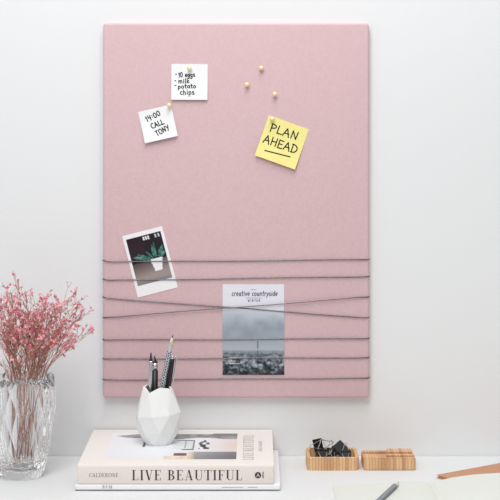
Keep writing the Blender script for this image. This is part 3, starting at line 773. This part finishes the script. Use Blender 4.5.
# ------------------------------------------------------------------ crystal vase
VD = .122; VC = at(22, 0, VD)
vase = thing('vase', 'faceted clear crystal vase of pink dried flowers at the left end of desk', 'vase', (VC.x, -VD, .0001))
n = 15
spec_ = [(.0275, 0, 0), (.0312, .008, .5), (.0365, .032, 0), (.0425, .062, .5), (.0462, .092, 0), (.0470, .116, .5), (.0432, .1365, 0)]
vv = []; ff = []
for j, (r, z, off) in enumerate(spec_):
    rnd = random.Random(40+j)
    for k in range(n*2):
        a_ = PI*(k+.5)/n
        peak = (k % 2 == 0) == (off == 0)
        rr = r*(1.0 if peak else (.94 if j < 6 else .985)) if 0 < j else r
        zz_ = z+(rnd.uniform(-.004, .004) if 0 < j < 6 else 0)+((.0022 if peak else -.0022) if j == 6 else 0)
        vv.append((rr*math.cos(a_), rr*math.sin(a_), zz_))
N2 = n*2
for j in range(len(spec_)-1):
    for k in range(N2):
        k1 = (k+1) % N2; A = j*N2; B_ = A+N2
        pk = (k % 2 == 0) == (spec_[j][2] == 0)
        if pk: ff += [[A+k, A+k1, B_+k1], [A+k, B_+k1, B_+k]]
        else: ff += [[A+k, A+k1, B_+k], [A+k1, B_+k1, B_+k]]
ff.append(list(range(N2))[::-1])
ip = [(.0412, .136), (.0412, .114), (.0400, .09), (.0362, .060), (.0305, .030), (.0250, .014), (.012, .010)]
base_k = len(vv)
for j, (r, z) in enumerate(ip):
    for k in range(N2):
        a_ = PI*(k+.5)/n; zz_ = z if j else vv[6*N2+k][2]-.0004
        vv.append((r*math.cos(a_), r*math.sin(a_), zz_))
for k in range(N2):
    k1 = (k+1) % N2; ff.append([6*N2+k, 6*N2+k1, base_k+k1, base_k+k])
for j in range(len(ip)-1):
    for k in range(N2):
        k1 = (k+1) % N2; A = base_k+j*N2; ff.append([A+k, A+k1, A+N2+k1, A+N2+k])
ff.append([base_k+(len(ip)-1)*N2+k for k in range(N2)])
b = MB(); b.add(vv, ff); 
for i in range(len(b.f)):
    if any(q > base_k+N2 for q in b.f[i]): b.sm[i] = True
b.build('vase_body', M_glass, vase)

# ------------------------------------------------------------------ pink dried flowers: each sprig a thing of stem and blossoms
def flower(mb, p, s, rnd, mi):
    ax = Vector((rnd.gauss(0, 1), rnd.gauss(0, 1)-.5, rnd.gauss(0, 1)+.6)).normalized()
    a = ax.orthogonal().normalized(); b_ = ax.cross(a)
    for k in range(5):
        t_ = 2*PI*k/5+rnd.uniform(-.3, .3); d = a*math.cos(t_)+b_*math.sin(t_); e = ax.cross(d)
        l = s*rnd.uniform(.8, 1.2); h = s*rnd.uniform(.2, .8)
        mb.add([p, p+d*l*.55+e*l*.42+ax*h*.5, p+d*l+ax*h, p+d*l*.55-e*l*.42+ax*h*.5], [[0, 1, 2], [0, 2, 3]], mi)
    mb.add([p-ax*s*.5, p+a*s*.35, p+b_*s*.35, p-a*s*.35, p-b_*s*.35, p+ax*s*.35], [[0, 2, 1], [0, 3, 2], [0, 4, 3], [0, 1, 4], [5, 1, 2], [5, 2, 3], [5, 3, 4], [5, 4, 1]], mi)
def sprig(idx, tip, label, nb_=7, spread=.022, t0=.55, group=None, fs_=.0018, bare=3):
    rnd = random.Random(100+idx)
    a_ = rnd.uniform(0, 2*PI); rb = rnd.uniform(.002, .017)
    p0 = Vector((VC.x+rb*math.cos(a_), -VD+rb*math.sin(a_), .0185+rnd.uniform(0, .012)))
    p3 = Vector(tip)
    na = math.atan2(p3.y+VD, p3.x-VC.x)
    rn = min(.034, .5*math.hypot(p3.x-VC.x, p3.y+VD))*rnd.uniform(.75, 1)
    p1 = Vector((VC.x+rn*math.cos(na), -VD+rn*math.sin(na), .136))
    o = thing('flower_sprig', label, 'dried flower', p0, group=group)
    st = MB(); bl = MB()
    pts = []
    ctrl = [p0, p0.lerp(p1, .5)+Vector((rnd.uniform(-.003, .003), rnd.uniform(-.003, .003), 0)), p1, p1.lerp(p3, .5)+Vector((rnd.uniform(-.006, .006), rnd.uniform(-.006, .006), .006)), p3]
    for i in range(4):
        for k in range(5):
            t_ = k/5; q0, q1, q2, q3 = ctrl[max(0, i-1)], ctrl[i], ctrl[i+1], ctrl[min(4, i+2)]
            pts.append(.5*((2*q1)+(q2-q0)*t_+(2*q0-5*q1+4*q2-q3)*t_*t_+(3*q1-q0-3*q2+q3)*t_**3))
    pts.append(p3)
    m_ = len(pts); lp = [q-p0 for q in pts]
    st.tube(lp, [.00065-.00038*i/(m_-1) for i in range(m_)], 5)
    def twig(s, d, length, depth):
        mid = s+d*length*.5+Vector((rnd.uniform(-1, 1), rnd.uniform(-1, 1), rnd.uniform(-.3, 1)))*length*.10
        e = s+d*length+Vector((0, 0, length*.10))
        st.tube([s, mid, e], [.0003, .00026, .0002] if depth else [.0004, .00033, .00026], 4)
        if depth < 2 and length > .007:
            for q in range(rnd.choice((2, 2, 3)) if depth == 0 else 2):
                d2 = (d+Vector((rnd.gauss(0, .5), rnd.gauss(0, .5), rnd.gauss(.15, .4)))).normalized()
                twig(s.lerp(e, rnd.uniform(.55, 1)) if q else e, d2, length*rnd.uniform(.4, .65), depth+1)
        else:
            for q in range(rnd.choice((1, 1, 2))):
                flower(bl, e+Vector((rnd.gauss(0, .0012), rnd.gauss(0, .0012), rnd.gauss(0, .0012)))*q, fs_*rnd.choice((.6, .8, 1, 1, 1.2, 1.7)), rnd, rnd.choice((0, 0, 1)))
    i0 = int(m_*t0)
    for j in range(nb_):
        i = rnd.randint(i0, m_-2); base = lp[i]
        d = (lp[min(m_-1, i+1)]-lp[i]).normalized()
        d = (d+Vector((rnd.gauss(0, .55), rnd.gauss(0, .55), rnd.gauss(.05, .3)))).normalized()
        twig(base, d, spread*rnd.uniform(.6, 1.2), 0)
    for j in range(bare):                                   # leafless side twigs low on the stem
        i = rnd.randint(int(m_*.46), int(m_*.72)); d = (lp[i+1]-lp[i]).normalized()
        d = (d+Vector((rnd.gauss(0, .4), rnd.gauss(0, .4), rnd.gauss(.1, .25)))).normalized(); ll = rnd.uniform(.014, .03)
        q1 = lp[i]+d*ll*.5+Vector((rnd.uniform(-1, 1), rnd.uniform(-1, 1), 0))*.0015; q2 = lp[i]+d*ll+Vector((0, 0, .003))
        st.tube([lp[i], q1, q2], [.0004, .00034, .00026], 4)
        d2 = (d+Vector((rnd.gauss(0, .6), rnd.gauss(0, .6), rnd.gauss(.2, .3)))).normalized()
        st.tube([q1, q1+d2*ll*.3, q1+d2*ll*.55+Vector((0, 0, .002))], [.0003, .00026, .0002], 4)
    dl = (lp[-1]-lp[-3]).normalized()
    for j in range(3):
        twig(lp[-1], (dl+Vector((rnd.gauss(0, .4), rnd.gauss(0, .4), rnd.gauss(0, .3)))).normalized(), spread*.5, 1)
    st.build('stem', M_stem if idx % 3 else M_stemg, o, recalc=False)
    bl.build('blossoms', [M_petal, M_petal2], o, recalc=False)
named = [
 ((19, 290, .13), 'pink dried flower sprig reaching highest above the crystal vase', 4, .018, .72),
 ((44, 312, .13), 'pink dried flower sprig with a forked tip rising just right of the tallest sprig', 5, .016, .72),
 ((67, 311, .11), 'tall pink dried flower sprig rising on the right of the bunch above the vase rim', 8, .019, .7),
 ((73, 323, .12), 'pink dried flower sprig leaning right between the tall right one and the lowest right one', 6, .018, .7),
 ((85, 334, .14), 'pink dried flower sprig reaching farthest right towards the pink pinboard', 8, .019, .64),
 ((68, 342, .13), 'pink dried flower sprig hanging lowest on the right side of the vase', 6, .016, .62),
 ((2, 308, .13), 'pink dried flower sprig at the upper left edge of the photo', 6, .018, .66),
]
for i, (tp, lb, nb_, spd, t0) in enumerate(named): sprig(i, at(*tp), lb, nb_, spd, t0)
mid_pts = [(14, 322), (27, 308), (34, 324), (44, 308), (54, 314), (58, 330), (18, 336), (30, 338), (42, 340), (50, 342), (8, 334), (2, 328), (26, 326), (38, 330), (46, 328), (13, 306), (60, 320), (-5, 310), (-12, 338), (10, 316), (36, 346), (56, 340), (16, 346)]
for i, (x, y) in enumerate(mid_pts):
    rnd = random.Random(500+i)
    sprig(20+i, at(x, y, VD+rnd.uniform(-.035, .035)), 'short pink dried flower sprig in the dense middle of the bunch in the crystal vase', 10, .023, .58, 'short pink sprigs in the middle of the bunch', .0017, 9)
